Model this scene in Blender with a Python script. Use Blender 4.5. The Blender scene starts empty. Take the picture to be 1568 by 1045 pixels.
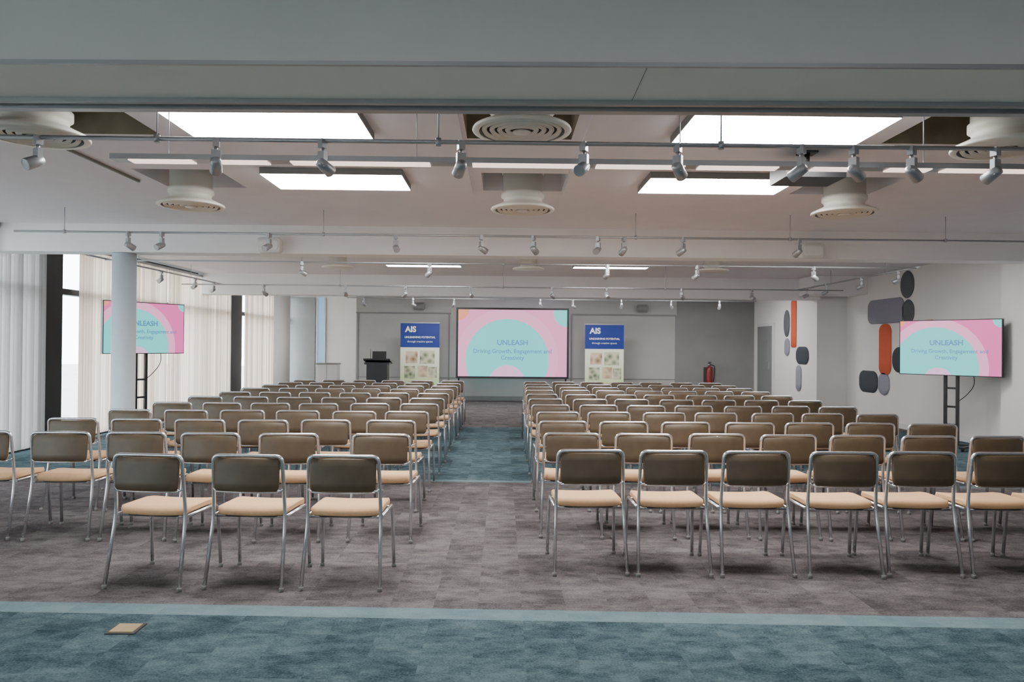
import bpy, bmesh, math, random
from mathutils import Matrix, Vector
random.seed(7)
scene=bpy.context.scene
COL=scene.collection

# ---------------------------------------------------------------- materials
def mat(name,color,rough=.6,metal=0,emit=None,estr=0,noise=0,nscale=20,bump=0,bscale=200,spec=None):
    m=bpy.data.materials.new(name); m.use_nodes=True
    nt=m.node_tree; b=nt.nodes['Principled BSDF']
    b.inputs['Base Color'].default_value=(*color,1)
    b.inputs['Roughness'].default_value=rough
    b.inputs['Metallic'].default_value=metal
    if spec is not None: b.inputs['Specular IOR Level'].default_value=spec
    if emit:
        b.inputs['Emission Color'].default_value=(*emit,1)
        b.inputs['Emission Strength'].default_value=estr
    tc=nt.nodes.new('ShaderNodeTexCoord')
    if noise:
        n=nt.nodes.new('ShaderNodeTexNoise'); n.inputs['Scale'].default_value=nscale; n.inputs['Detail'].default_value=4
        nt.links.new(tc.outputs['Object'],n.inputs['Vector'])
        r=nt.nodes.new('ShaderNodeValToRGB')
        r.color_ramp.elements[0].color=(*[c*(1-noise) for c in color],1)
        r.color_ramp.elements[1].color=(*[min(1,c*(1+noise)) for c in color],1)
        r.color_ramp.elements[0].position=.3; r.color_ramp.elements[1].position=.7
        nt.links.new(n.outputs['Fac'],r.inputs['Fac']); nt.links.new(r.outputs['Color'],b.inputs['Base Color'])
    if bump:
        n=nt.nodes.new('ShaderNodeTexNoise'); n.inputs['Scale'].default_value=bscale
        nt.links.new(tc.outputs['Object'],n.inputs['Vector'])
        bp=nt.nodes.new('ShaderNodeBump'); bp.inputs['Strength'].default_value=bump; bp.inputs['Distance'].default_value=.002
        nt.links.new(n.outputs['Fac'],bp.inputs['Height']); nt.links.new(bp.outputs['Normal'],b.inputs['Normal'])
    return m

M_ceil=mat('ceiling_paint',(.77,.75,.79),.8,noise=.02,nscale=3)
M_beam=mat('beam_paint',(.84,.83,.84),.7,noise=.02,nscale=2)
M_head=mat('bulkhead_paint',(.64,.645,.63),.7,noise=.03,nscale=1.5)
M_soff=mat('soffit_brightened',(.93,.90,.80),.7,noise=.02,nscale=1.5)  # colour lifted and warmed to make up for weak light under the bulkhead
M_wall=mat('wall_paint',(.78,.76,.74),.8,noise=.02,nscale=2)
M_back=mat('back_wall_paint',(.42,.42,.40),.7,noise=.03,nscale=2)
M_dgrey=mat('grey_panel',(.23,.23,.225),.6,noise=.04,nscale=3)
M_void=mat('ceiling_void',(.32,.27,.19),.9,noise=.15,nscale=6)
M_duct=mat('duct_cream',(.78,.75,.67),.5,noise=.02,nscale=5)
M_dark=mat('dark_slot',(.05,.05,.05),.7)
M_gap=mat('grille_grey',(.20,.20,.19),.6)
M_chrome=mat('satin_chrome',(.68,.69,.71),.25,.9,noise=.03,nscale=40)
M_alu=mat('aluminium',(.44,.45,.47),.4,.7)
M_white=mat('white_plastic',(.75,.75,.75),.4)
M_seat=mat('seat_fabric',(.72,.44,.24),.85,noise=.05,nscale=60,bump=.3,bscale=500)
M_shell=mat('back_shell',(.088,.062,.036),.45,noise=.15,nscale=12,bump=.1)
M_pad=mat('back_pad',(.55,.33,.18),.85,noise=.05,nscale=60)
M_black=mat('black_plastic',(.012,.012,.014),.4)
M_frame=mat('black_frame',(.02,.02,.022),.45)
M_red=mat('red_paint',(.20,.015,.015),.35)
M_post=mat('column_paint',(.62,.69,.76),.5,noise=.02,nscale=3)
M_orange=mat('felt_orange',(.62,.11,.045),.8,noise=.06,nscale=40)
M_slate=mat('felt_slate',(.045,.055,.07),.8,noise=.06,nscale=40)
M_slate2=mat('felt_slate_mid',(.11,.12,.14),.8,noise=.06,nscale=40)
M_fgrey=mat('felt_grey',(.26,.26,.32),.8,noise=.06,nscale=40)
M_panel=mat('led_panel',(1,1,1),.5,emit=(1,.985,.97),estr=33)
M_linear=mat('linear_led',(1,1,1),.5,emit=(1,.72,.62),estr=1.9)
M_led2=mat('led_strip',(1,1,1),.5,emit=(1,.99,.97),estr=14)
M_brass=mat('brass',(.6,.45,.25),.4,.5)
M_door=mat('door_grey',(.22,.23,.23),.5,noise=.03)
M_trimw=mat('trim_white',(.70,.70,.71),.5)
M_text=mat('text_blue',(.05,.12,.35),.5,emit=(.08,.25,.45),estr=1.0)
M_txw=mat('text_white',(.9,.9,.9),.5)
M_blue=mat('banner_blue',(.012,.035,.24),.5,noise=.05,nscale=3)

def carpet():
    m=bpy.data.materials.new('carpet_tiles'); m.use_nodes=True; nt=m.node_tree; N=nt.nodes; L=nt.links
    b=N['Principled BSDF']; b.inputs['Roughness'].default_value=.95; b.inputs['Specular IOR Level'].default_value=.1
    tc=N.new('ShaderNodeTexCoord'); sx=N.new('ShaderNodeSeparateXYZ'); L.new(tc.outputs['Object'],sx.inputs[0])
    def math_(op,a,bv=None,c=None):
        n=N.new('ShaderNodeMath'); n.operation=op
        for i,v in enumerate((a,bv,c)):
            if v is None: continue
            if isinstance(v,(int,float)): n.inputs[i].default_value=v
            else: L.new(v,n.inputs[i])
        return n.outputs[0]
    X=sx.outputs['X']; Y=sx.outputs['Y']
    Yr=math_('ADD',Y,math_('MULTIPLY',X,.034))
    tx=math_('FLOOR',math_('DIVIDE',math_('ADD',X,.13),.25)); ty=math_('FLOOR',math_('DIVIDE',Yr,.25))
    cb=N.new('ShaderNodeCombineXYZ'); L.new(tx,cb.inputs[0]); L.new(ty,cb.inputs[1])
    wn=N.new('ShaderNodeTexWhiteNoise'); L.new(cb.outputs[0],wn.inputs['Vector'])
    mp=N.new('ShaderNodeMapping'); mp.inputs['Scale'].default_value=(1.1,1.9,1); L.new(tc.outputs['Object'],mp.inputs[0])
    off=N.new('ShaderNodeVectorMath'); off.operation='MULTIPLY_ADD'; L.new(wn.outputs['Color'],off.inputs[0]); off.inputs[1].default_value=(9,9,9); L.new(mp.outputs[0],off.inputs[2])
    n1=N.new('ShaderNodeTexNoise'); n1.inputs['Scale'].default_value=5; n1.inputs['Detail'].default_value=6; n1.inputs['Roughness'].default_value=.7; L.new(off.outputs[0],n1.inputs['Vector'])
    n2=N.new('ShaderNodeTexNoise'); n2.inputs['Scale'].default_value=90; n2.inputs['Detail'].default_value=3; L.new(tc.outputs['Object'],n2.inputs['Vector'])
    v=math_('ADD',math_('MULTIPLY',wn.outputs['Value'],.36),math_('MULTIPLY',math_('SUBTRACT',n1.outputs['Fac'],.5),3.0))
    v=math_('ADD',v,math_('MULTIPLY',math_('SUBTRACT',n2.outputs['Fac'],.5),1.6))
    v=math_('ADD',v,.32)
    def ramp(c0,c1):
        r=N.new('ShaderNodeValToRGB'); r.color_ramp.elements[0].color=(*c0,1); r.color_ramp.elements[1].color=(*c1,1)
        r.color_ramp.elements[0].position=.0; r.color_ramp.elements[1].position=1.0
        L.new(v,r.inputs['Fac']); return r.outputs['Color']
    grey=ramp((.066,.058,.061),(.170,.150,.153)); teal=ramp((.026,.050,.062),(.100,.148,.166)); edge=ramp((.11,.17,.19),(.16,.225,.24))
    def mix(f,a,c):
        n=N.new('ShaderNodeMix'); n.data_type='RGBA'; L.new(f,n.inputs['Factor']); L.new(a,n.inputs[6]); L.new(c,n.inputs[7]); return n.outputs[2]
    near=math_('LESS_THAN',Yr,4.15)
    band=math_('MULTIPLY',math_('GREATER_THAN',Yr,8.0),math_('LESS_THAN',Yr,13.4))
    isT=math_('MAXIMUM',near,band)
    isE=math_('MAXIMUM',math_('MULTIPLY',math_('GREATER_THAN',Yr,3.99),near),math_('MULTIPLY',math_('GREATER_THAN',Yr,8.0),math_('LESS_THAN',Yr,8.12)))
    c=mix(isT,grey,teal); c=mix(isE,c,edge)
    L.new(c,b.inputs['Base Color'])
    bp=N.new('ShaderNodeBump'); bp.inputs['Strength'].default_value=.5; bp.inputs['Distance'].default_value=.004
    L.new(n2.outputs['Fac'],bp.inputs['Height']); L.new(bp.outputs['Normal'],b.inputs['Normal'])
    return m
M_carpet=carpet()

def blind_mat(name,dc,tc_,f):
    m=bpy.data.materials.new(name); m.use_nodes=True; nt=m.node_tree; N=nt.nodes; L=nt.links
    N.remove(N['Principled BSDF']); out=N['Material Output']
    d=N.new('ShaderNodeBsdfDiffuse'); d.inputs[0].default_value=(*dc,1)
    t=N.new('ShaderNodeBsdfTranslucent'); t.inputs[0].default_value=(*tc_,1)
    x=N.new('ShaderNodeMixShader'); x.inputs[0].default_value=f
    L.new(d.outputs[0],x.inputs[1]); L.new(t.outputs[0],x.inputs[2]); L.new(x.outputs[0],out.inputs[0]); return m
M_bl=[blind_mat('blind_fabric_a',(.74,.68,.61),(.88,.68,.56),.40),blind_mat('blind_fabric_b',(.70,.64,.57),(.82,.62,.50),.33),blind_mat('blind_fabric_c',(.66,.60,.54),(.76,.56,.45),.26)]
M_blg=[blind_mat('blind_grey_a',(.62,.61,.61),(.60,.56,.54),.19),blind_mat('blind_grey_b',(.52,.51,.51),(.5,.46,.44),.14),blind_mat('blind_grey_c',(.42,.41,.41),(.4,.37,.35),.10)]
def glass_mat():
    m=bpy.data.materials.new('window_glass'); m.use_nodes=True; nt=m.node_tree; N=nt.nodes; L=nt.links
    N.remove(N['Principled BSDF']); out=N['Material Output']
    g=N.new('ShaderNodeBsdfGlossy'); g.inputs['Roughness'].default_value=.02
    t=N.new('ShaderNodeBsdfTransparent'); t.inputs[0].default_value=(.92,.96,.96,1)
    x=N.new('ShaderNodeMixShader'); x.inputs[0].default_value=.06
    L.new(t.outputs[0],x.inputs[1]); L.new(g.outputs[0],x.inputs[2]); L.new(x.outputs[0],out.inputs[0]); return m
M_glass=glass_mat()

def screen_mat(name,aspect,layers,base,strength):
    m=bpy.data.materials.new(name); m.use_nodes=True; nt=m.node_tree; N=nt.nodes; L=nt.links
    b=N['Principled BSDF']; b.inputs['Base Color'].default_value=(.03,.03,.03,1); b.inputs['Roughness'].default_value=.4
    tc=N.new('ShaderNodeTexCoord'); mp=N.new('ShaderNodeMapping'); mp.inputs['Scale'].default_value=(aspect,1,1)
    L.new(tc.outputs['UV'],mp.inputs[0])
    cur=None
    for (cx,cy,r,c) in layers:
        dn=N.new('ShaderNodeVectorMath'); dn.operation='DISTANCE'; L.new(mp.outputs[0],dn.inputs[0]); dn.inputs[1].default_value=(cx*aspect,cy,0)
        lt=N.new('ShaderNodeMath'); lt.operation='LESS_THAN'; L.new(dn.outputs['Value'],lt.inputs[0]); lt.inputs[1].default_value=r
        mx=N.new('ShaderNodeMix'); mx.data_type='RGBA'; L.new(lt.outputs[0],mx.inputs['Factor'])
        if cur is None: mx.inputs[6].default_value=(*base,1)
        else: L.new(cur,mx.inputs[6])
        mx.inputs[7].default_value=(*c,1); cur=mx.outputs[2]
    L.new(cur,b.inputs['Emission Color']); b.inputs['Emission Strength'].default_value=strength
    return m
PINK=(.85,.13,.42); LP=(.92,.36,.60); TEAL=(.14,.70,.68); ORG=(.9,.30,.15); LIL=(.80,.46,.72)
M_scr=screen_mat('projection_image',1.62,[(.45,.26,.76,LP),(.45,.24,.62,TEAL),(.45,-.10,.27,LIL),(0,1,.16,ORG),(1.0,.95,.20,TEAL)],(.88,.29,.55),1.5)
M_tvs=screen_mat('television_image',1.75,[(.36,.12,.92,LP),(.36,.12,.76,TEAL),(.40,-.14,.27,LIL),(0,1,.10,ORG),(1.0,1.0,.14,TEAL)],PINK,1.5)

def banner_mat():
    m=bpy.data.materials.new('banner_print'); m.use_nodes=True; nt=m.node_tree; N=nt.nodes; L=nt.links
    b=N['Principled BSDF']; b.inputs['Roughness'].default_value=.5
    tc=N.new('ShaderNodeTexCoord'); sx=N.new('ShaderNodeSeparateXYZ'); L.new(tc.outputs['UV'],sx.inputs[0])
    r=N.new('ShaderNodeValToRGB'); r.color_ramp.interpolation='LINEAR'
    e=r.color_ramp.elements; e[0].position=0; e[0].color=(.30,.55,.20,1); e[1].position=.75; e[1].color=(.85,.88,.72,1)
    x=e.new(.35); x.color=(.66,.80,.42,1)
    L.new(sx.outputs['Y'],r.inputs['Fac']); L.new(r.outputs['Color'],b.inputs['Base Color']); return m
M_ban=banner_mat()
def photo_mat(name,c1,c2,sc):
    m=bpy.data.materials.new(name); m.use_nodes=True; nt=m.node_tree; N=nt.nodes; L=nt.links
    b=N['Principled BSDF']; tc=N.new('ShaderNodeTexCoord'); v=N.new('ShaderNodeTexVoronoi'); v.inputs['Scale'].default_value=sc
    L.new(tc.outputs['Object'],v.inputs['Vector']); r=N.new('ShaderNodeValToRGB')
    r.color_ramp.elements[0].color=(*c1,1); r.color_ramp.elements[1].color=(*c2,1); r.color_ramp.elements[1].position=.7
    L.new(v.outputs['Distance'],r.inputs['Fac']); L.new(r.outputs['Color'],b.inputs['Base Color']); return m
M_ph=photo_mat('print_photo_a',(.20,.08,.04),(.72,.58,.40),6)
M_ph2=photo_mat('print_photo_b',(.03,.11,.04),(.66,.66,.46),7)

# ---------------------------------------------------------------- mesh builder
def fr(origin,ex,ey,ez):
    m=Matrix.Identity(4)
    for i,a in enumerate((ex,ey,ez)):
        a=Vector(a).normalized()
        for j in range(3): m[j][i]=a[j]
    for j in range(3): m[j][3]=origin[j]
    return m
def round_path(pts,rad,n=5):
    pts=[Vector(p) for p in pts]; out=[pts[0]]
    for i in range(1,len(pts)-1):
        a,b,c=pts[i-1],pts[i],pts[i+1]
        r=rad[i] if isinstance(rad,dict) and i in rad else (rad if not isinstance(rad,dict) else .03)
        d1=(a-b); d2=(c-b); r=min(r,d1.length*.48,d2.length*.48)
        p1=b+d1.normalized()*r; p2=b+d2.normalized()*r
        for k in range(n+1):
            t=k/n; out.append(p1*(1-t)**2+b*2*t*(1-t)+p2*t*t)
    out.append(pts[-1]); return out
class MB:
    def __init__(s): s.bm=bmesh.new(); s.mats=[]; s.uv=s.bm.loops.layers.uv.verify()
    def mi(s,m):
        if m not in s.mats: s.mats.append(m)
        return s.mats.index(m)
    def face(s,vs,mi,smooth=False):
        try: f=s.bm.faces.new(vs)
        except ValueError: return None
        f.material_index=mi; f.smooth=smooth; return f
    def quad(s,pts,m,uv=True):
        vs=[s.bm.verts.new(p) for p in pts]; f=s.face(vs,s.mi(m))
        for l,c in zip(f.loops,((0,0),(1,0),(1,1),(0,1))): l[s.uv].uv=c
    def box(s,x0,x1,y0,y1,z0,z1,m,M=None):
        M=M or Matrix.Identity(4); mi=s.mi(m)
        v=[s.bm.verts.new(M@Vector((x,y,z))) for z in (z0,z1) for y in (y0,y1) for x in (x0,x1)]
        for q in ((0,2,3,1),(4,5,7,6),(0,1,5,4),(2,6,7,3),(0,4,6,2),(1,3,7,5)): s.face([v[i] for i in q],mi)
    def lathe(s,prof,seg,m,M=None,smooth=True,cap=True):
        M=M or Matrix.Identity(4); mi=s.mi(m); rings=[]
        for r,z in prof:
            rings.append([s.bm.verts.new(M@Vector((r*math.cos(2*math.pi*i/seg),r*math.sin(2*math.pi*i/seg),z))) for i in range(seg)])
        for a,b in zip(rings,rings[1:]):
            for i in range(seg): s.face([a[i],a[(i+1)%seg],b[(i+1)%seg],b[i]],mi,smooth)
        if cap: s.face(rings[0][::-1],mi); s.face(rings[-1],mi)
    def tube(s,pts,r,m,seg=8):
        mi=s.mi(m); pts=[Vector(p) for p in pts]; rings=[]; u=None
        for i,p in enumerate(pts):
            t=(pts[min(i+1,len(pts)-1)]-pts[max(i-1,0)]).normalized()
            if u is None:
                u=t.orthogonal().normalized()
            u=(u-t*u.dot(t)).normalized(); w=t.cross(u)
            rings.append([s.bm.verts.new(p+(u*math.cos(2*math.pi*k/seg)+w*math.sin(2*math.pi*k/seg))*r) for k in range(seg)])
        for a,b in zip(rings,rings[1:]):
            for i in range(seg): s.face([a[i],a[(i+1)%seg],b[(i+1)%seg],b[i]],mi,True)
        s.face(rings[0][::-1],mi); s.face(rings[-1],mi)
    def pad(s,W,H,r,t,m,M=None,f=None,crown=0,n=7,ell=False):
        """rounded pad. local x width, y height, z normal; W,H half sizes"""
        M=M or Matrix.Identity(4); mi=s.mi(m); f=f or (lambda x,y:0)
        r=min(r,W,H) if not ell else W
        xs=[]
        for k in range(n+1): xs.append(-W+r*(1-math.cos(math.pi/2*k/n)))
        if W-r>1e-4: xs+= [(-(W-r))*(1-2*j/6) for j in range(1,6)]+[ (W-r)]
        for k in range(1,n+1): xs.append(W-r+r*math.sin(math.pi/2*k/n))
        rings=[]
        e=min(t*.45,.012)
        for x in xs:
            dx=max(0,abs(x)-(W-r)); q=math.sqrt(max(0,r*r-dx*dx))
            h=(H*q/r) if ell else H-r+q
            h=max(h,.0015)
            edge=1-min(1,(W-abs(x))/max(e,1e-4))
            tt=t*(1-.5*max(0,edge))
            ys=[-h,-h+min(e,h*.5),-h*.5,0,h*.5,h-min(e,h*.5),h]
            top=[(y,(tt/2 if 0<i<6 else 0)+crown*(1-(y/H)**2)*(1-(x/W)**2)) for i,y in enumerate(ys)]
            bot=[(y,-tt/2) for y in ys[1:-1]][::-1]
            rings.append([s.bm.verts.new(M@Vector((x,y,z+f(x,y)))) for y,z in top+bot])
        k=len(rings[0])
        for a,b in zip(rings,rings[1:]):
            for i in range(k): s.face([a[i],a[(i+1)%k],b[(i+1)%k],b[i]],mi,True)
        s.face(rings[0][::-1],mi); s.face(rings[-1],mi)
    def mesh(s,name):
        bmesh.ops.recalc_face_normals(s.bm,faces=s.bm.faces)
        me=bpy.data.meshes.new(name); s.bm.to_mesh(me); s.bm.free()
        for m in s.mats: me.materials.append(m)
        return me
    def obj(s,name,loc=(0,0,0),rz=0,parent=None):
        return put(s.mesh(name),name,loc,rz,parent)
def put(me,name,loc=(0,0,0),rz=0,parent=None,rx=0,ry=0):
    o=bpy.data.objects.new(name,me); COL.objects.link(o); o.location=loc; o.rotation_euler=(rx,ry,rz)
    if parent: o.parent=parent
    return o
def text(body,size,m,name,parent,loc,align='CENTER',bold=0):
    cu=bpy.data.curves.new(name,'FONT'); cu.body=body; cu.size=size; cu.align_x=align; cu.align_y='CENTER'; cu.offset=bold
    o=bpy.data.objects.new('tmp',cu); COL.objects.link(o)
    bpy.context.view_layer.update()
    me=bpy.data.meshes.new_from_object(o.evaluated_get(bpy.context.evaluated_depsgraph_get()))
    bpy.data.objects.remove(o); me.materials.clear(); me.materials.append(m)
    return put(me,name,loc,0,parent,rx=math.pi/2)

CZ=2.97; XL=-6.6; XR=7.45; YB=19.9; YA=22.5; Y0=-3.5
# ---------------------------------------------------------------- room shell
b=MB(); b.box(XL-.2,XR+.3,Y0-.2,YA+.2,-.1,0,M_carpet); b.obj('floor')

holes=[(x0,x0+.75,3.5,5.3,M_void) for x0 in (-3.2,-.27,2.72)]+[(x0,x0+.75,6.35,7.08,M_ceil) for x0 in (-3.2,-.20,2.75)]
b=MB()
xs=sorted({XL-.2,XR+.3}|{h[0] for h in holes}|{h[1] for h in holes}); ys=sorted({Y0-.2,YA+.2}|{h[2] for h in holes}|{h[3] for h in holes})
for i in range(len(xs)-1):
    for j in range(len(ys)-1):
        cx=(xs[i]+xs[i+1])/2; cy=(ys[j]+ys[j+1])/2
        if any(h[0]<cx<h[1] and h[2]<cy<h[3] for h in holes): continue
        b.quad([(xs[i],ys[j],CZ),(xs[i],ys[j+1],CZ),(xs[i+1],ys[j+1],CZ),(xs[i+1],ys[j],CZ)],M_ceil)
for (a,c,d,e,vm) in holes:
    zt=CZ+.42
    for q in ([(a,d,CZ),(a,e,CZ),(a,e,zt),(a,d,zt)],[(c,d,CZ),(c,e,CZ),(c,e,zt),(c,d,zt)],[(a,d,CZ),(c,d,CZ),(c,d,zt),(a,d,zt)],[(a,e,CZ),(c,e,CZ),(c,e,zt),(a,e,zt)],[(a,d,zt),(c,d,zt),(c,e,zt),(a,e,zt)]): b.quad(q,vm)
b.obj('ceiling')

b=MB(); b.box(-3.95,6.8,YB,YB+.15,0,CZ,M_back); b.obj('wall_back')
b=MB(); b.box(XL,-3.8,YA,YA+.15,0,CZ,M_wall); b.box(-3.95,-3.8,YB+.15,YA,0,CZ,M_wall); b.obj('wall_back_alcove')
b=MB(); b.box(6.8,7.6,15.9,YA,0,CZ,M_wall); b.obj('wall_right_far')
b=MB(); b.box(XR,7.65,10.65,15.9,0,CZ,M_wall); b.box(7.25,7.65,Y0,10.65,0,CZ,M_wall); b.obj('wall_right')
b=MB(); b.box(XL,7.6,Y0-.15,Y0,0,CZ,M_wall); b.obj('wall_front')
# beams
b=MB(); b.box(XL+.3,7.2,2.68,3.10,2.502,CZ,M_head)
b.box(XL+.3,7.2,2.68,3.10,2.495,2.502,M_soff)
b.box(XL+.3,7.2,2.665,2.68,2.495,2.51,M_alu)
b.box(XL+.3,7.2,3.03,3.055,2.475,2.495,M_alu); b.box(XL+.3,7.2,3.085,3.13,2.465,2.5,M_alu)
b.box(.455,.457,2.68,3.03,2.4935,2.495,M_gap)
b.obj('trim_partition_bulkhead',(0,0,0),-.022)
b=MB(); b.box(XL+.12,7.25,9.3,9.62,2.615,CZ,M_beam); b.obj('trim_beam_mid')
b=MB(); b.box(XL+.12,6.8,15.75,16.15,2.53,CZ,M_beam); b.obj('trim_beam_far')
b=MB(); b.box(6.35,7.45,15.0,15.75,2.6,CZ,M_beam); b.obj('trim_beam_return')
b=MB(); b.box(XR-.015,XR,10.65,15.9,0,.1,M_trimw); b.obj('baseboard_right')
b=MB(); b.box(-3.95,6.8,YB-.015,YB,0,.12,M_dgrey); b.obj('baseboard_back')
b=MB()
b.box(-3.36,-3.34,3.2,6.8,2.95,CZ,M_gap)  # thin grey strip drawn in for the shadow gap at the raft edge
b.obj('shadow_line_ceiling_left')
b=MB()
for x0,x1 in ((-2.42,-.30),(.56,2.68)):
    b.box(x0,x1,3.3,7.15,2.945,CZ-.001,M_ceil)
b.obj('trim_ceiling_rafts')

# back-wall joinery
b=MB()
for x in (-3.9,-1.45,1.85,4.68): b.box(x-.02,x+.02,YB-.02,YB,.1,2.34,M_dgrey)
b.box(-3.95,-1.4,YB-.022,YB,2.32,2.36,M_dgrey); b.box(1.85,4.68,YB-.022,YB,2.32,2.36,M_dgrey)
b.box(-3.9,4.68,YB-.012,YB,.6,.62,M_dgrey)
b.box(4.7,6.8,YB-.015,YB,.12,2.75,M_dgrey)
b.obj('trim_back_wall')
b=MB(); b.box(-6.5,-5.7,YA-.05,YA,0,2.9,M_dgrey); b.obj('trim_alcove_panel')
b=MB(); b.box(-5.66,-5.62,YA-.06,YA,0,2.9,M_alu); b.box(-5.42,-5.38,YA-.06,YA,0,2.9,M_alu)
b.box(-5.62,-5.42,YA-.03,YA-.01,0.05,2.9,mat('blue_glass_glow',(.25,.42,.60),.1,emit=(.35,.55,.8),estr=.5)); b.obj('window_6')  # pane glows by emission to stand in for light through it
b=MB(); b.box(-.28,.28,-.2,.2,.02,.92,M_trimw); b.box(-.3,.3,-.22,.22,.92,.96,M_dgrey); b.box(-.005,.005,-.205,-.2,.05,.9,M_dgrey); b.box(-.25,.25,-.17,.17,0,.02,M_dgrey); b.obj('storage_cabinet',(-4.85,20.6,0))
b=MB(); b.lathe([(.2,0),(.2,CZ)],32,M_wall); b.obj('round_column',(-5.55,18.6,0))
b=MB(); b.lathe([(.16,0),(.16,.03),(.142,.04),(.142,2.61)],36,M_post); b.obj('round_column',(-4.83,9.46,0))

# ---------------------------------------------------------------- door (right far wall)
b=MB(); b.box(6.755,6.795,18.35,19.55,0,2.12,M_trimw); b.box(6.74,6.76,18.45,19.45,0.01,2.04,M_door)
b.box(6.735,6.742,18.75,18.92,1.1,1.7,M_alu); b.box(6.70,6.735,18.52,18.56,.95,1.15,M_alu)
b.obj('door_1')

# ---------------------------------------------------------------- window wall (left)
bays=[(-3.5,1.5),(1.5,6.0),(6.0,10.4),(10.85,14.2),(14.2,17.5),(18.35,22.5)]
for i,(y0,y1) in enumerate(bays):
    b=MB()
    x0,x1=XL-.02,XL+.12
    b.box(x0,x1,y0,y1,0,.08,M_frame); b.box(x0,x1,y0,y1,2.9,CZ,M_frame); b.box(x0,x1,y0,y1,2.18,2.27,M_frame)
    k=max(1,round((y1-y0)/1.6))
    for j in range(k+1):
        y=y0+(y1-y0)*j/k; a=max(y0,y-.035); c=min(y1,y+.035)
        b.box(x0,x1,a,c,0,CZ,M_frame)
    b.box(XL+.04,XL+.05,y0,y1,.05,2.92,M_glass)
    b.obj('window_%d'%(i+1 if i<5 else 7))
b=MB(); b.box(XL-.12,XL+.14,10.3,10.9,0,CZ,M_frame); b.box(XL-.12,XL+.14,17.5,18.35,0,CZ,M_frame); b.obj('wall_left')
b=MB(); b.box(XL+.14,XL+.30,Y0,10.42,2.9,CZ,M_gap);  b.obj('trim_blind_pelmet')
def blinds(y0,y1,ang,ms):
    b=MB(); x=XL+.19; n=int((y1-y0)/.083); mis=[b.mi(m) for m in ms]
    for i in range(n):
        mi=random.choice(mis)
        y=y0+.045+i*.083; a=math.radians(ang+random.uniform(-6,6)); w=.0445
        dx=math.sin(a)*w; dy=math.cos(a)*w; c=.006
        pts=[(-dx,-dy),(c*math.cos(a),-c*math.sin(a)),(dx,dy)]
        lo=[b.bm.verts.new((x+p[0],y+p[1],.04)) for p in pts]; hi=[b.bm.verts.new((x+p[0],y+p[1],2.88)) for p in pts]
        for k in range(2): b.face([lo[k],lo[k+1],hi[k+1],hi[k]],mi,True)
    b.box(x-.03,x+.03,y0,y1,2.88,2.92,M_alu)
    b.obj('vertical_blinds')
blinds(-3.4,1.5,20,M_blg); blinds(1.5,6.0,20,M_blg); blinds(6.0,10.4,25,M_blg); blinds(11.25,14.2,12,M_bl); blinds(14.2,17.5,12,M_bl); blinds(18.4,22.2,12,M_bl)
b=MB(); b.box(-60,XL-.3,-30,60,-.4,-.3,mat('outside_paving',(.40,.40,.37),.9,noise=.1,nscale=.5)); b.obj('outside_ground')

# ---------------------------------------------------------------- chair
def chair_mesh():
    b=MB(); R=.0115
    top=.80
    pts=[(-.236,-.055,0.012),(-.222,.035,.44),(-.213,-.005,top),(.213,-.005,top),(.222,.035,.44),(.236,-.055,.012)]
    b.tube(round_path(pts,{1:.10,2:.042,3:.042,4:.10},7),R,M_chrome,10)
    for s in (-1,1):
        p=[(s*.238,.450,.012),(s*.230,.415,.425),(s*.226,.05,.425)]
        b.tube(round_path(p,{1:.06},6),R,M_chrome,10)
        b.lathe([(.0145,0),(.0145,.02),(.0125,.024)],10,M_gap,Matrix.Translation((s*.236,-.056,0)))
        b.lathe([(.0145,0),(.0145,.02),(.0125,.024)],10,M_gap,Matrix.Translation((s*.2385,.451,0)))
        b.tube(round_path([(s*.216,.010,.60),(s*.20,.004,.583),(s*.17,-.008,.60)],.02,4),.006,M_chrome,6)
    b.tube([(-.23,.37,.418),(.23,.37,.418)],.009,M_chrome,8)
    b.tube([(-.225,.07,.418),(.225,.07,.418)],.009,M_chrome,8)
    b.pad(.219,.205,.06,.046,M_seat,Matrix.Translation((0,.235,.452)),f=lambda x,y:-.018*max(0,(y-.05)/.155)**2-.004+.008*(x/.21)**2,crown=.006)
    b.pad(.19,.185,.06,.012,M_black,Matrix.Translation((0,.235,.423)))
    Mb=fr((0,-.010,.688),(1,0,0),(0,.10,1),(0,-1,.10))
    cur=lambda x,y:.0+.022*(1-(x/.2)**2)
    b.pad(.200,.100,.026,.014,M_shell,Mb,f=cur)
    Mp=fr((0,.006,.684),(1,0,0),(0,.10,1),(0,-1,.10))
    b.pad(.194,.102,.03,.016,M_pad,Mp,f=cur)
    b.tube([(-.195+.39*i/10, -.006-.020*(1-((i-5)/5)**2), .582) for i in range(11)],.006,M_chrome,6)
    return b.mesh('conference_chair')
ch=chair_mesh()
def chair(x,y,r=0):
    put(ch,'conference_chair',(x,y,0),math.radians(r))
for x,r in ((-2.14,-6),(-1.54,-4),(-.96,-1)): chair(x,4.50,r)
for x in (-.91,-1.6,-2.2,-2.76,-3.32,-3.9): chair(x+random.uniform(-.015,.015),5.6+random.uniform(-.03,.03),random.uniform(-4,3))
for x in (-.99,-1.57,-2.11,-2.67,-3.23,-3.8): chair(x,6.58+random.uniform(-.03,.03),random.uniform(-3,3))
for i,y in enumerate((7.5,8.45,9.4,10.35,11.3,12.2,13.1,14.0)):
    for k in range(6):
        chair(-.95-.56*k+random.uniform(-.02,.02),y+random.uniform(-.03,.03),random.uniform(-3,3))
for x in (.58,1.12,1.66,2.23,2.76,3.30,3.85): chair(x,4.80+random.uniform(-.02,.02),random.uniform(-2,2))
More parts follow.
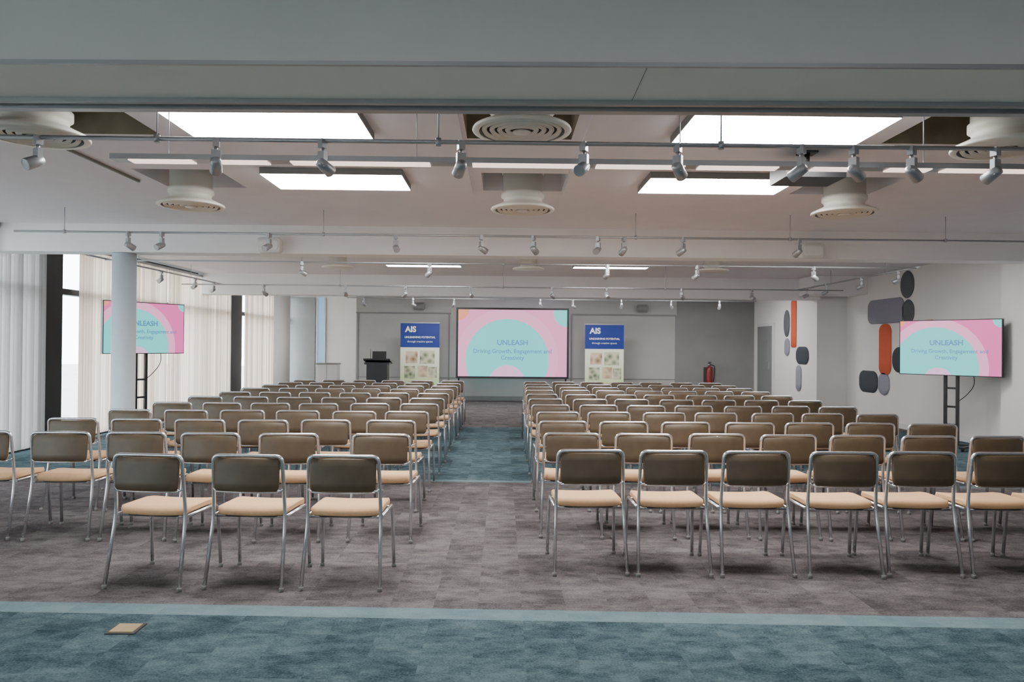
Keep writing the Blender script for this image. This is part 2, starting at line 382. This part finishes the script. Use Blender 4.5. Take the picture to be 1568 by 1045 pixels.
for i,y in enumerate((5.72,6.65,7.6,8.5,9.45,10.35,11.3,12.2,13.1,14.0)):
    n=8 if i<1 else 7
    for k in range(n):
        chair(.56+.555*k+random.uniform(-.02,.02)+(.05 if i>6 else 0),y+random.uniform(-.03,.03),random.uniform(-3,3))

# ---------------------------------------------------------------- projection screen
b=MB(); W=2.9; z0,z1=.64,2.46
b.box(-W/2,W/2,-.02,.02,z0,z0+.05,M_frame); b.box(-W/2,W/2,-.02,.02,z1-.05,z1,M_frame)
b.box(-W/2,-W/2+.05,-.02,.02,z0+.05,z1-.05,M_frame); b.box(W/2-.05,W/2,-.02,.02,z0+.05,z1-.05,M_frame)
b.quad([(-W/2+.05,-.005,z0+.05),(W/2-.05,-.005,z0+.05),(W/2-.05,-.005,z1-.05),(-W/2+.05,-.005,z1-.05)],M_scr)
for s in (-1,1):
    b.box(s*1.38-.02,s*1.38+.02,.02,.05,0.03,z1-.1,M_frame); b.box(s*1.38-.03,s*1.38+.03,-.35,.35,0,.03,M_frame)
scr=b.obj('projection_screen',(.25,19.0,0))
text('UNLEASH',.185,M_text,'title_text',scr,(-.0,-.012,1.56),bold=.004)
text('Driving Growth, Engagement and',.15,M_text,'subtitle_text',scr,(-.0,-.012,1.34),bold=.002)
text('Creativity',.15,M_text,'subtitle_text_2',scr,(-.0,-.012,1.17),bold=.002)

# ---------------------------------------------------------------- televisions on stands
def tv(loc,rz,w,zc):
    h=w*.585; b=MB()
    b.box(-w/2,w/2,-.02,.03,zc-h/2,zc+h/2,M_black)
    e=.012
    b.quad([(-w/2+e,-.022,zc-h/2+e),(w/2-e,-.022,zc-h/2+e),(w/2-e,-.022,zc+h/2-e),(-w/2+e,-.022,zc+h/2-e)],M_tvs)
    b.box(-.3,.3,.03,.07,zc-.2,zc+.2,M_black)
    for s in (-1,1):
        b.box(s*.085-.02,s*.085+.02,.07,.11,.06,zc+.2,M_black)
        b.box(s*.3-.03,s*.3+.03,-.3,.38,.04,.07,M_black)
        for y in (-.26,.34):
            b.lathe([(.03,-.012),(.03,.012)],12,M_black,Matrix.Translation((s*.3,y,.03))@Matrix.Rotation(math.pi/2,4,'Y'))
    b.box(-.3,.3,.06,.12,.045,.075,M_black)
    for z in (.35,.62,.9): b.box(-.085,.085,.08,.10,z-.015,z+.015,M_black)
    b.tube(round_path([(.3,.05,zc-.3),(.34,.06,zc-.55),(.2,.08,zc-.72),(.1,.09,zc-.8)],.15),.006,M_black,6)
    o=b.obj('television_on_stand',loc,rz)
    text('UNLEASH',.11,M_text,'title_text',o,(-.03,-.026,zc+.07),bold=.003)
    text('Driving Growth, Engagement and',.08,M_text,'subtitle_text',o,(-.0,-.026,zc-.055),bold=.001)
    text('Creativity',.08,M_text,'subtitle_text_2',o,(-.03,-.026,zc-.15),bold=.001)
tv((-5.62,11.65,0),math.radians(60),1.38,1.71)
tv((6.70,11.0,0),math.radians(-54),1.44,1.51)

# ---------------------------------------------------------------- banners
def banner(x,y):
    b=MB(); W=.5; H=2.04
    b.box(-W,W,-.09,.09,0,.08,M_alu)
    b.quad([(-W,-.002,.08),(W,-.002,.08),(W,-.002,H-.62),(-W,-.002,H-.62)],M_ban)
    b.box(-W,W,-.002,.002,H-.62,H,M_blue)
    b.quad([(-W,.003,.08),(W,.003,.08),(W,.003,H),(-W,.003,H)],M_trimw)
    b.box(-W-.01,W+.01,-.012,.012,H,H+.025,M_alu)
    b.tube([(0,.06,.08),(0,.02,H)],.01,M_alu,8)
    cells=[(-.36,-.06,1.02,1.32,M_ph),(.0,.38,1.0,1.34,M_ph2),(-.40,-.12,.62,.94,M_ph2),(-.05,.2,.66,.95,M_ph),(.22,.44,.64,.92,M_ph2),(-.3,.3,.25,.55,M_ph)]
    for a,c,d,e,m in cells:
        b.quad([(a,-.005,d),(c,-.005,d),(c,-.005,e),(a,-.005,e)],m)
    o=b.obj('roller_banner',(x,y,0))
    text('AIS',.20,M_txw,'logo_text',o,(-.24,-.008,1.88),bold=.008)
    text('UNLEASHING POTENTIAL',.068,M_txw,'strap_text',o,(.0,-.008,1.68),bold=.002)
    text('through creative spaces',.068,M_txw,'strap_text_2',o,(.0,-.008,1.57))
banner(-2.13,19.0); banner(2.62,19.0)

# ---------------------------------------------------------------- lectern
b=MB(); b.box(-.28,.28,-.2,.2,0,.04,M_black); b.box(-.25,.25,-.17,.17,.04,1.0,M_black)
b.box(-.32,.32,-.22,.22,-.02,.02,M_black,Matrix.Translation((0,0,1.08))@Matrix.Rotation(math.radians(-12),4,'X'))
b.box(-.3,.3,-.19,.19,1.0,1.05,M_black)
b.box(-.17,.17,-.01,.01,0,.2,M_black,Matrix.Translation((.02,.05,1.12))@Matrix.Rotation(math.radians(-10),4,'X'))
b.tube(round_path([(-.2,.1,1.08),(-.2,.1,1.3),(-.18,.0,1.36)],.05),.006,M_black,6)
b.obj('lectern',(-3.05,18.1,0))

# ---------------------------------------------------------------- fire extinguisher
b=MB(); b.lathe([(.06,0),(.085,.01),(.09,.04),(.09,.42),(.075,.48),(.035,.52),(.03,.55)],24,M_red)
b.lathe([(.032,.55),(.032,.58),(.02,.60)],12,M_alu)
b.box(-.02,.02,-.10,.04,.60,.615,M_black); b.box(-.02,.02,-.09,.03,.63,.645,M_black,Matrix.Rotation(.06,4,'X'))
b.tube(round_path([(.03,0,.57),(.15,0,.55),(.14,0,.3),(.11,0,.12)],.08),.012,M_black,8)
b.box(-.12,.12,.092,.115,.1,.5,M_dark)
b.obj('fire_extinguisher',(5.55,19.765,.45))

# ---------------------------------------------------------------- felt wall shapes
def shape_group(x,items):
    b=MB()
    for (ya,yb,za,zb,m,rad,ell) in items:
        W=abs(yb-ya)/2; H=(zb-za)/2
        M=fr((x-.012,(ya+yb)/2,(za+zb)/2),(0,-1,0),(0,0,1),(-1,0,0))
        b.pad(W,H,rad,.018,m,M,ell=ell)
    b.obj('wall_art_shapes')
shape_group(XR,[(13.27,13.72,2.42,2.93,M_slate2,.2,True),(13.6,14.95,1.98,2.46,M_fgrey,.16,False),(13.26,13.66,1.95,2.40,M_slate2,.2,True),
  (14.05,14.5,.98,1.97,M_orange,.16,False),(14.55,15.3,.60,1.04,M_slate,.18,False),(14.1,14.53,.58,1.02,M_fgrey,.2,False),
  (13.4,14.0,1.04,1.52,M_slate,.22,False),(12.6,13.0,1.6,2.0,M_orange,.1,False)])
shape_group(6.8,[(17.0,17.3,1.5,2.6,M_orange,.06,False),(17.4,17.75,1.75,2.4,M_slate2,.17,True),(16.3,17.0,1.12,1.52,M_slate,.19,False),(16.7,17.0,.5,1.1,M_fgrey,.14,False),(17.4,17.7,1.3,1.72,M_fgrey,.14,False)])

# ---------------------------------------------------------------- ceiling luminaires
def panel(x0,x1,y0,y1,dz=0):
    b=MB(); b.box(x0,x1,y0,y1,CZ-.08,CZ-.002-dz,M_gap); b.box(x0+.005,x1-.005,y0+.005,y1-.005,CZ-.085,CZ-.08,M_panel); b.obj('ceiling_light_panel')
panel(-2.12,-.9,4.45,5.1,.026); panel(1.15,2.42,4.45,5.1,.026); panel(-2.03,-.85,6.13,6.72,.026); panel(1.22,2.47,6.13,6.72,.026)
panel(-2.12,-.9,-1.6,-.95); panel(1.15,2.42,-1.6,-.95)  # unseen panels behind the camera, added to light the near zone
panel(-2.1,-.9,10.0,10.6); panel(1.2,2.4,10.0,10.6); panel(4.3,5.5,10.0,10.6)  # extra panels hidden by the mid beam, added to brighten the far half
panel(-2.1,-.9,16.9,17.5); panel(1.2,2.4,16.9,17.5); panel(4.3,5.5,16.9,17.5)  # extra panels hidden by the far beam, added because the back was dim
for x in (-1.45,1.95):
    y=13.3
    b=MB(); b.box(x-.68,x+.68,y,y+.28,CZ-.05,CZ-.003,M_alu); b.box(x-.67,x+.67,y+.01,y+.27,CZ-.054,CZ-.05,M_led2); b.obj('strip_light')
def diffuser(L):
    b=MB()
    b.lathe([(.18,L),(.18,.16),(.195,.158),(.195,.115),(.18,.11),(.17,.075),(.23,.045),(.285,.02),(.29,.008),(.285,0),(.25,.0)],40,M_duct,cap=False)
    if L>.4: b.lathe([(.18,.36),(.19,.36),(.19,.33),(.18,.33)],40,M_duct,cap=False)
    b.lathe([(.25,0),(.235,.03)],40,M_gap,cap=False)
    for i,r in enumerate((.235,.19,.145,.10)):
        b.lathe([(r,.012),(r-.012,-.006),(r-.03,.012)],40,M_duct,cap=False)
        b.lathe([(r-.03,.014),(r-.045,.03)],40,M_dark,cap=False)
    b.lathe([(.055,.0),(.05,-.008),(.001,-.01)],24,M_duct)
    b.lathe([(.24,.03),(.001,.031)],40,M_gap)
    return b.mesh('air_diffuser')
df=diffuser(.64)
for x,y,z in ((-2.75,4.35,2.68),(.10,4.3,2.73),(2.98,4.35,2.68)): put(df,'air_diffuser',(x,y,z))
for x,y,z in ((-2.83,6.70,2.715),(.17,6.72,2.715),(3.12,6.72,2.715)): put(df,'air_diffuser',(x,y,z))
b=MB()
b.lathe([(.14,.205),(.14,.05),(.26,.02),(.27,0),(.2,.0),(.05,-.01)],32,M_duct); df2=b.mesh('air_diffuser_small')
for x in (-2.75,.42,3.5): put(df2,'air_diffuser',(x,12.3,2.76))

# rails + spotlights
def spot_mesh():
    b=MB()
    b.box(-.02,.02,-.022,.022,-.035,.02,M_alu)
    b.lathe([(.011,-.07),(.011,-.03)],10,M_alu)
    b.box(-.028,.028,-.016,.016,-.155,-.055,M_alu)
    M=Matrix.Translation((.0,.03,-.15))@Matrix.Rotation(math.radians(62),4,'X')
    b.lathe([(.012,.07),(.032,.06),(.036,.02),(.038,-.045),(.034,-.05),(.03,-.045)],20,M_alu,M)
    b.lathe([(.03,-.042),(.001,-.040)],16,M_gap,M)
    return b.mesh('track_spotlight')
sp=spot_mesh()
def rail(x0,x1,y,z,spots,r=.012,drops=(),scale=1):
    b=MB(); b.tube([(x0,y,z),(x1,y,z)],r,M_alu,8)
    for d in drops: b.tube([(d,y,z),(d,y,CZ)],.004,M_alu,6); b.lathe([(.016,-.02),(.016,.02)],10,M_alu,Matrix.Translation((d,y,z)))
    b.obj('track_rail')
    for i,s in enumerate(spots):
        o=put(sp,'track_spotlight',(s,y,z-.01),math.radians(random.choice((-35,20,150,200,40,-60))))
        o.scale=(scale,)*3
rail(-3.4,4.2,3.9,2.555,(-2.45,-1.52,-.96,-.23,.42,.92,1.58,1.86,2.17,2.62),drops=(-1.83,-.35,1.15,2.9),scale=.85)
rail(-5.4,6.4,8.2,2.70,(-4.15,-3.78,-1.2,-.25,1.05,1.34,2.0,-2.6,.33,3.3),drops=(-4.85,-2.0,1.47,3.2,4.95),scale=.95)
rail(-5.9,6.3,13.6,2.56,(-4.4,-2.9,-1.8,-.6,.9,1.9,3.3,4.6),drops=(-3,0,3),r=.011)
rail(-5.9,6.2,11.0,2.70,(-3.0,-1.1,1.55,4.65,2.9),drops=(-3,0,3),r=.011)
rail(-3.8,6.2,18.0,2.62,(-3.4,-2.2,-1.2,0.9,1.7,2.9,4.1,5.3),drops=(-3,0,3),r=.011)
for x in (-5.9,6.25):
    b=MB(); b.tube([(x,11.0 if x>0 else 9.9,2.72),(x,15.6,2.72)],.014,M_alu,8)
    for y in (12,14): b.tube([(x,y,2.72),(x,y,CZ)],.004,M_alu,6)
    b.obj('track_rail')
    for y in (11.6,12.8,14.2,15.1): put(sp,'track_spotlight',(x,y,2.71),1.2)
# linear pendant
b=MB(); b.box(-2.2,4.3,4.13,4.22,2.505,2.535,M_alu)
segs=[(-2.1,-1.75),(-1.6,-1.33),(-1.2,-.42),(-.18,.42),(.52,1.02),(1.1,1.55),(1.75,2.0),(2.18,2.42),(2.5,4.2)]
for a,c in segs: b.box(a,c,4.135,4.215,2.498,2.505,M_linear)
for x in (-1.9,-.5,1.0,2.4,3.9): b.tube([(x,4.19,2.53),(x,4.19,CZ)],.003,M_alu,6)
b.obj('linear_pendant_light')
# projector under ceiling
b=MB(); b.box(-.22,.22,-.16,.16,-.06,.05,M_black); b.lathe([(.045,0),(.05,.04)],16,M_dark,Matrix.Translation((0,.16,0))@Matrix.Rotation(-math.pi/2,4,'X'))
b.tube([(0,0,.05),(0,0,.155)],.02,M_black,8); b.box(-.06,.06,-.06,.06,.145,.16,M_black); b.obj('ceiling_projector',(2.25,5.45,2.78))
def spk(x,y,z,m):
    b=MB(); b.pad(.15,.10,.05,.12,m,fr((0,0,0),(1,0,0),(0,0,1),(0,-1,0))); b.pad(.12,.07,.04,.01,M_gap if m is M_dgrey else M_white,fr((0,-.063,0),(1,0,0),(0,0,1),(0,-1,0))); b.box(-.03,.03,.05,.12,-.03,.03,m); b.obj('wall_speaker',(x,y,z))
spk(-2.9,9.18,2.70,M_white); spk(3.85,9.18,2.70,M_white); spk(-2.25,YB-.12,2.52,M_dgrey); spk(3.75,YB-.12,2.52,M_dgrey)
b=MB(); b.box(-.075,.075,-.07,.07,0,.006,M_dark); b.box(-.06,.06,-.055,.055,.006,.01,M_brass); b.obj('floor_outlet_box',(-1.93,3.84,0))

# ---------------------------------------------------------------- world + light
w=bpy.data.worlds.new('World'); scene.world=w; w.use_nodes=True
bg=w.node_tree.nodes['Background']; bg.inputs[0].default_value=(.86,.93,1,1); bg.inputs[1].default_value=16.0

# ---------------------------------------------------------------- camera
cam=bpy.data.cameras.new('camera'); cam.sensor_width=36; cam.lens=36*1130/1568; cam.clip_start=.05
co=bpy.data.objects.new('camera',cam); COL.objects.link(co)
R=Matrix.Rotation(math.radians(-.71),4,'Z')@Matrix.Rotation(math.radians(90.38),4,'X')@Matrix.Rotation(math.radians(.5),4,'Z')
co.matrix_world=Matrix.Translation((0,0,1.48))@R
scene.camera=co
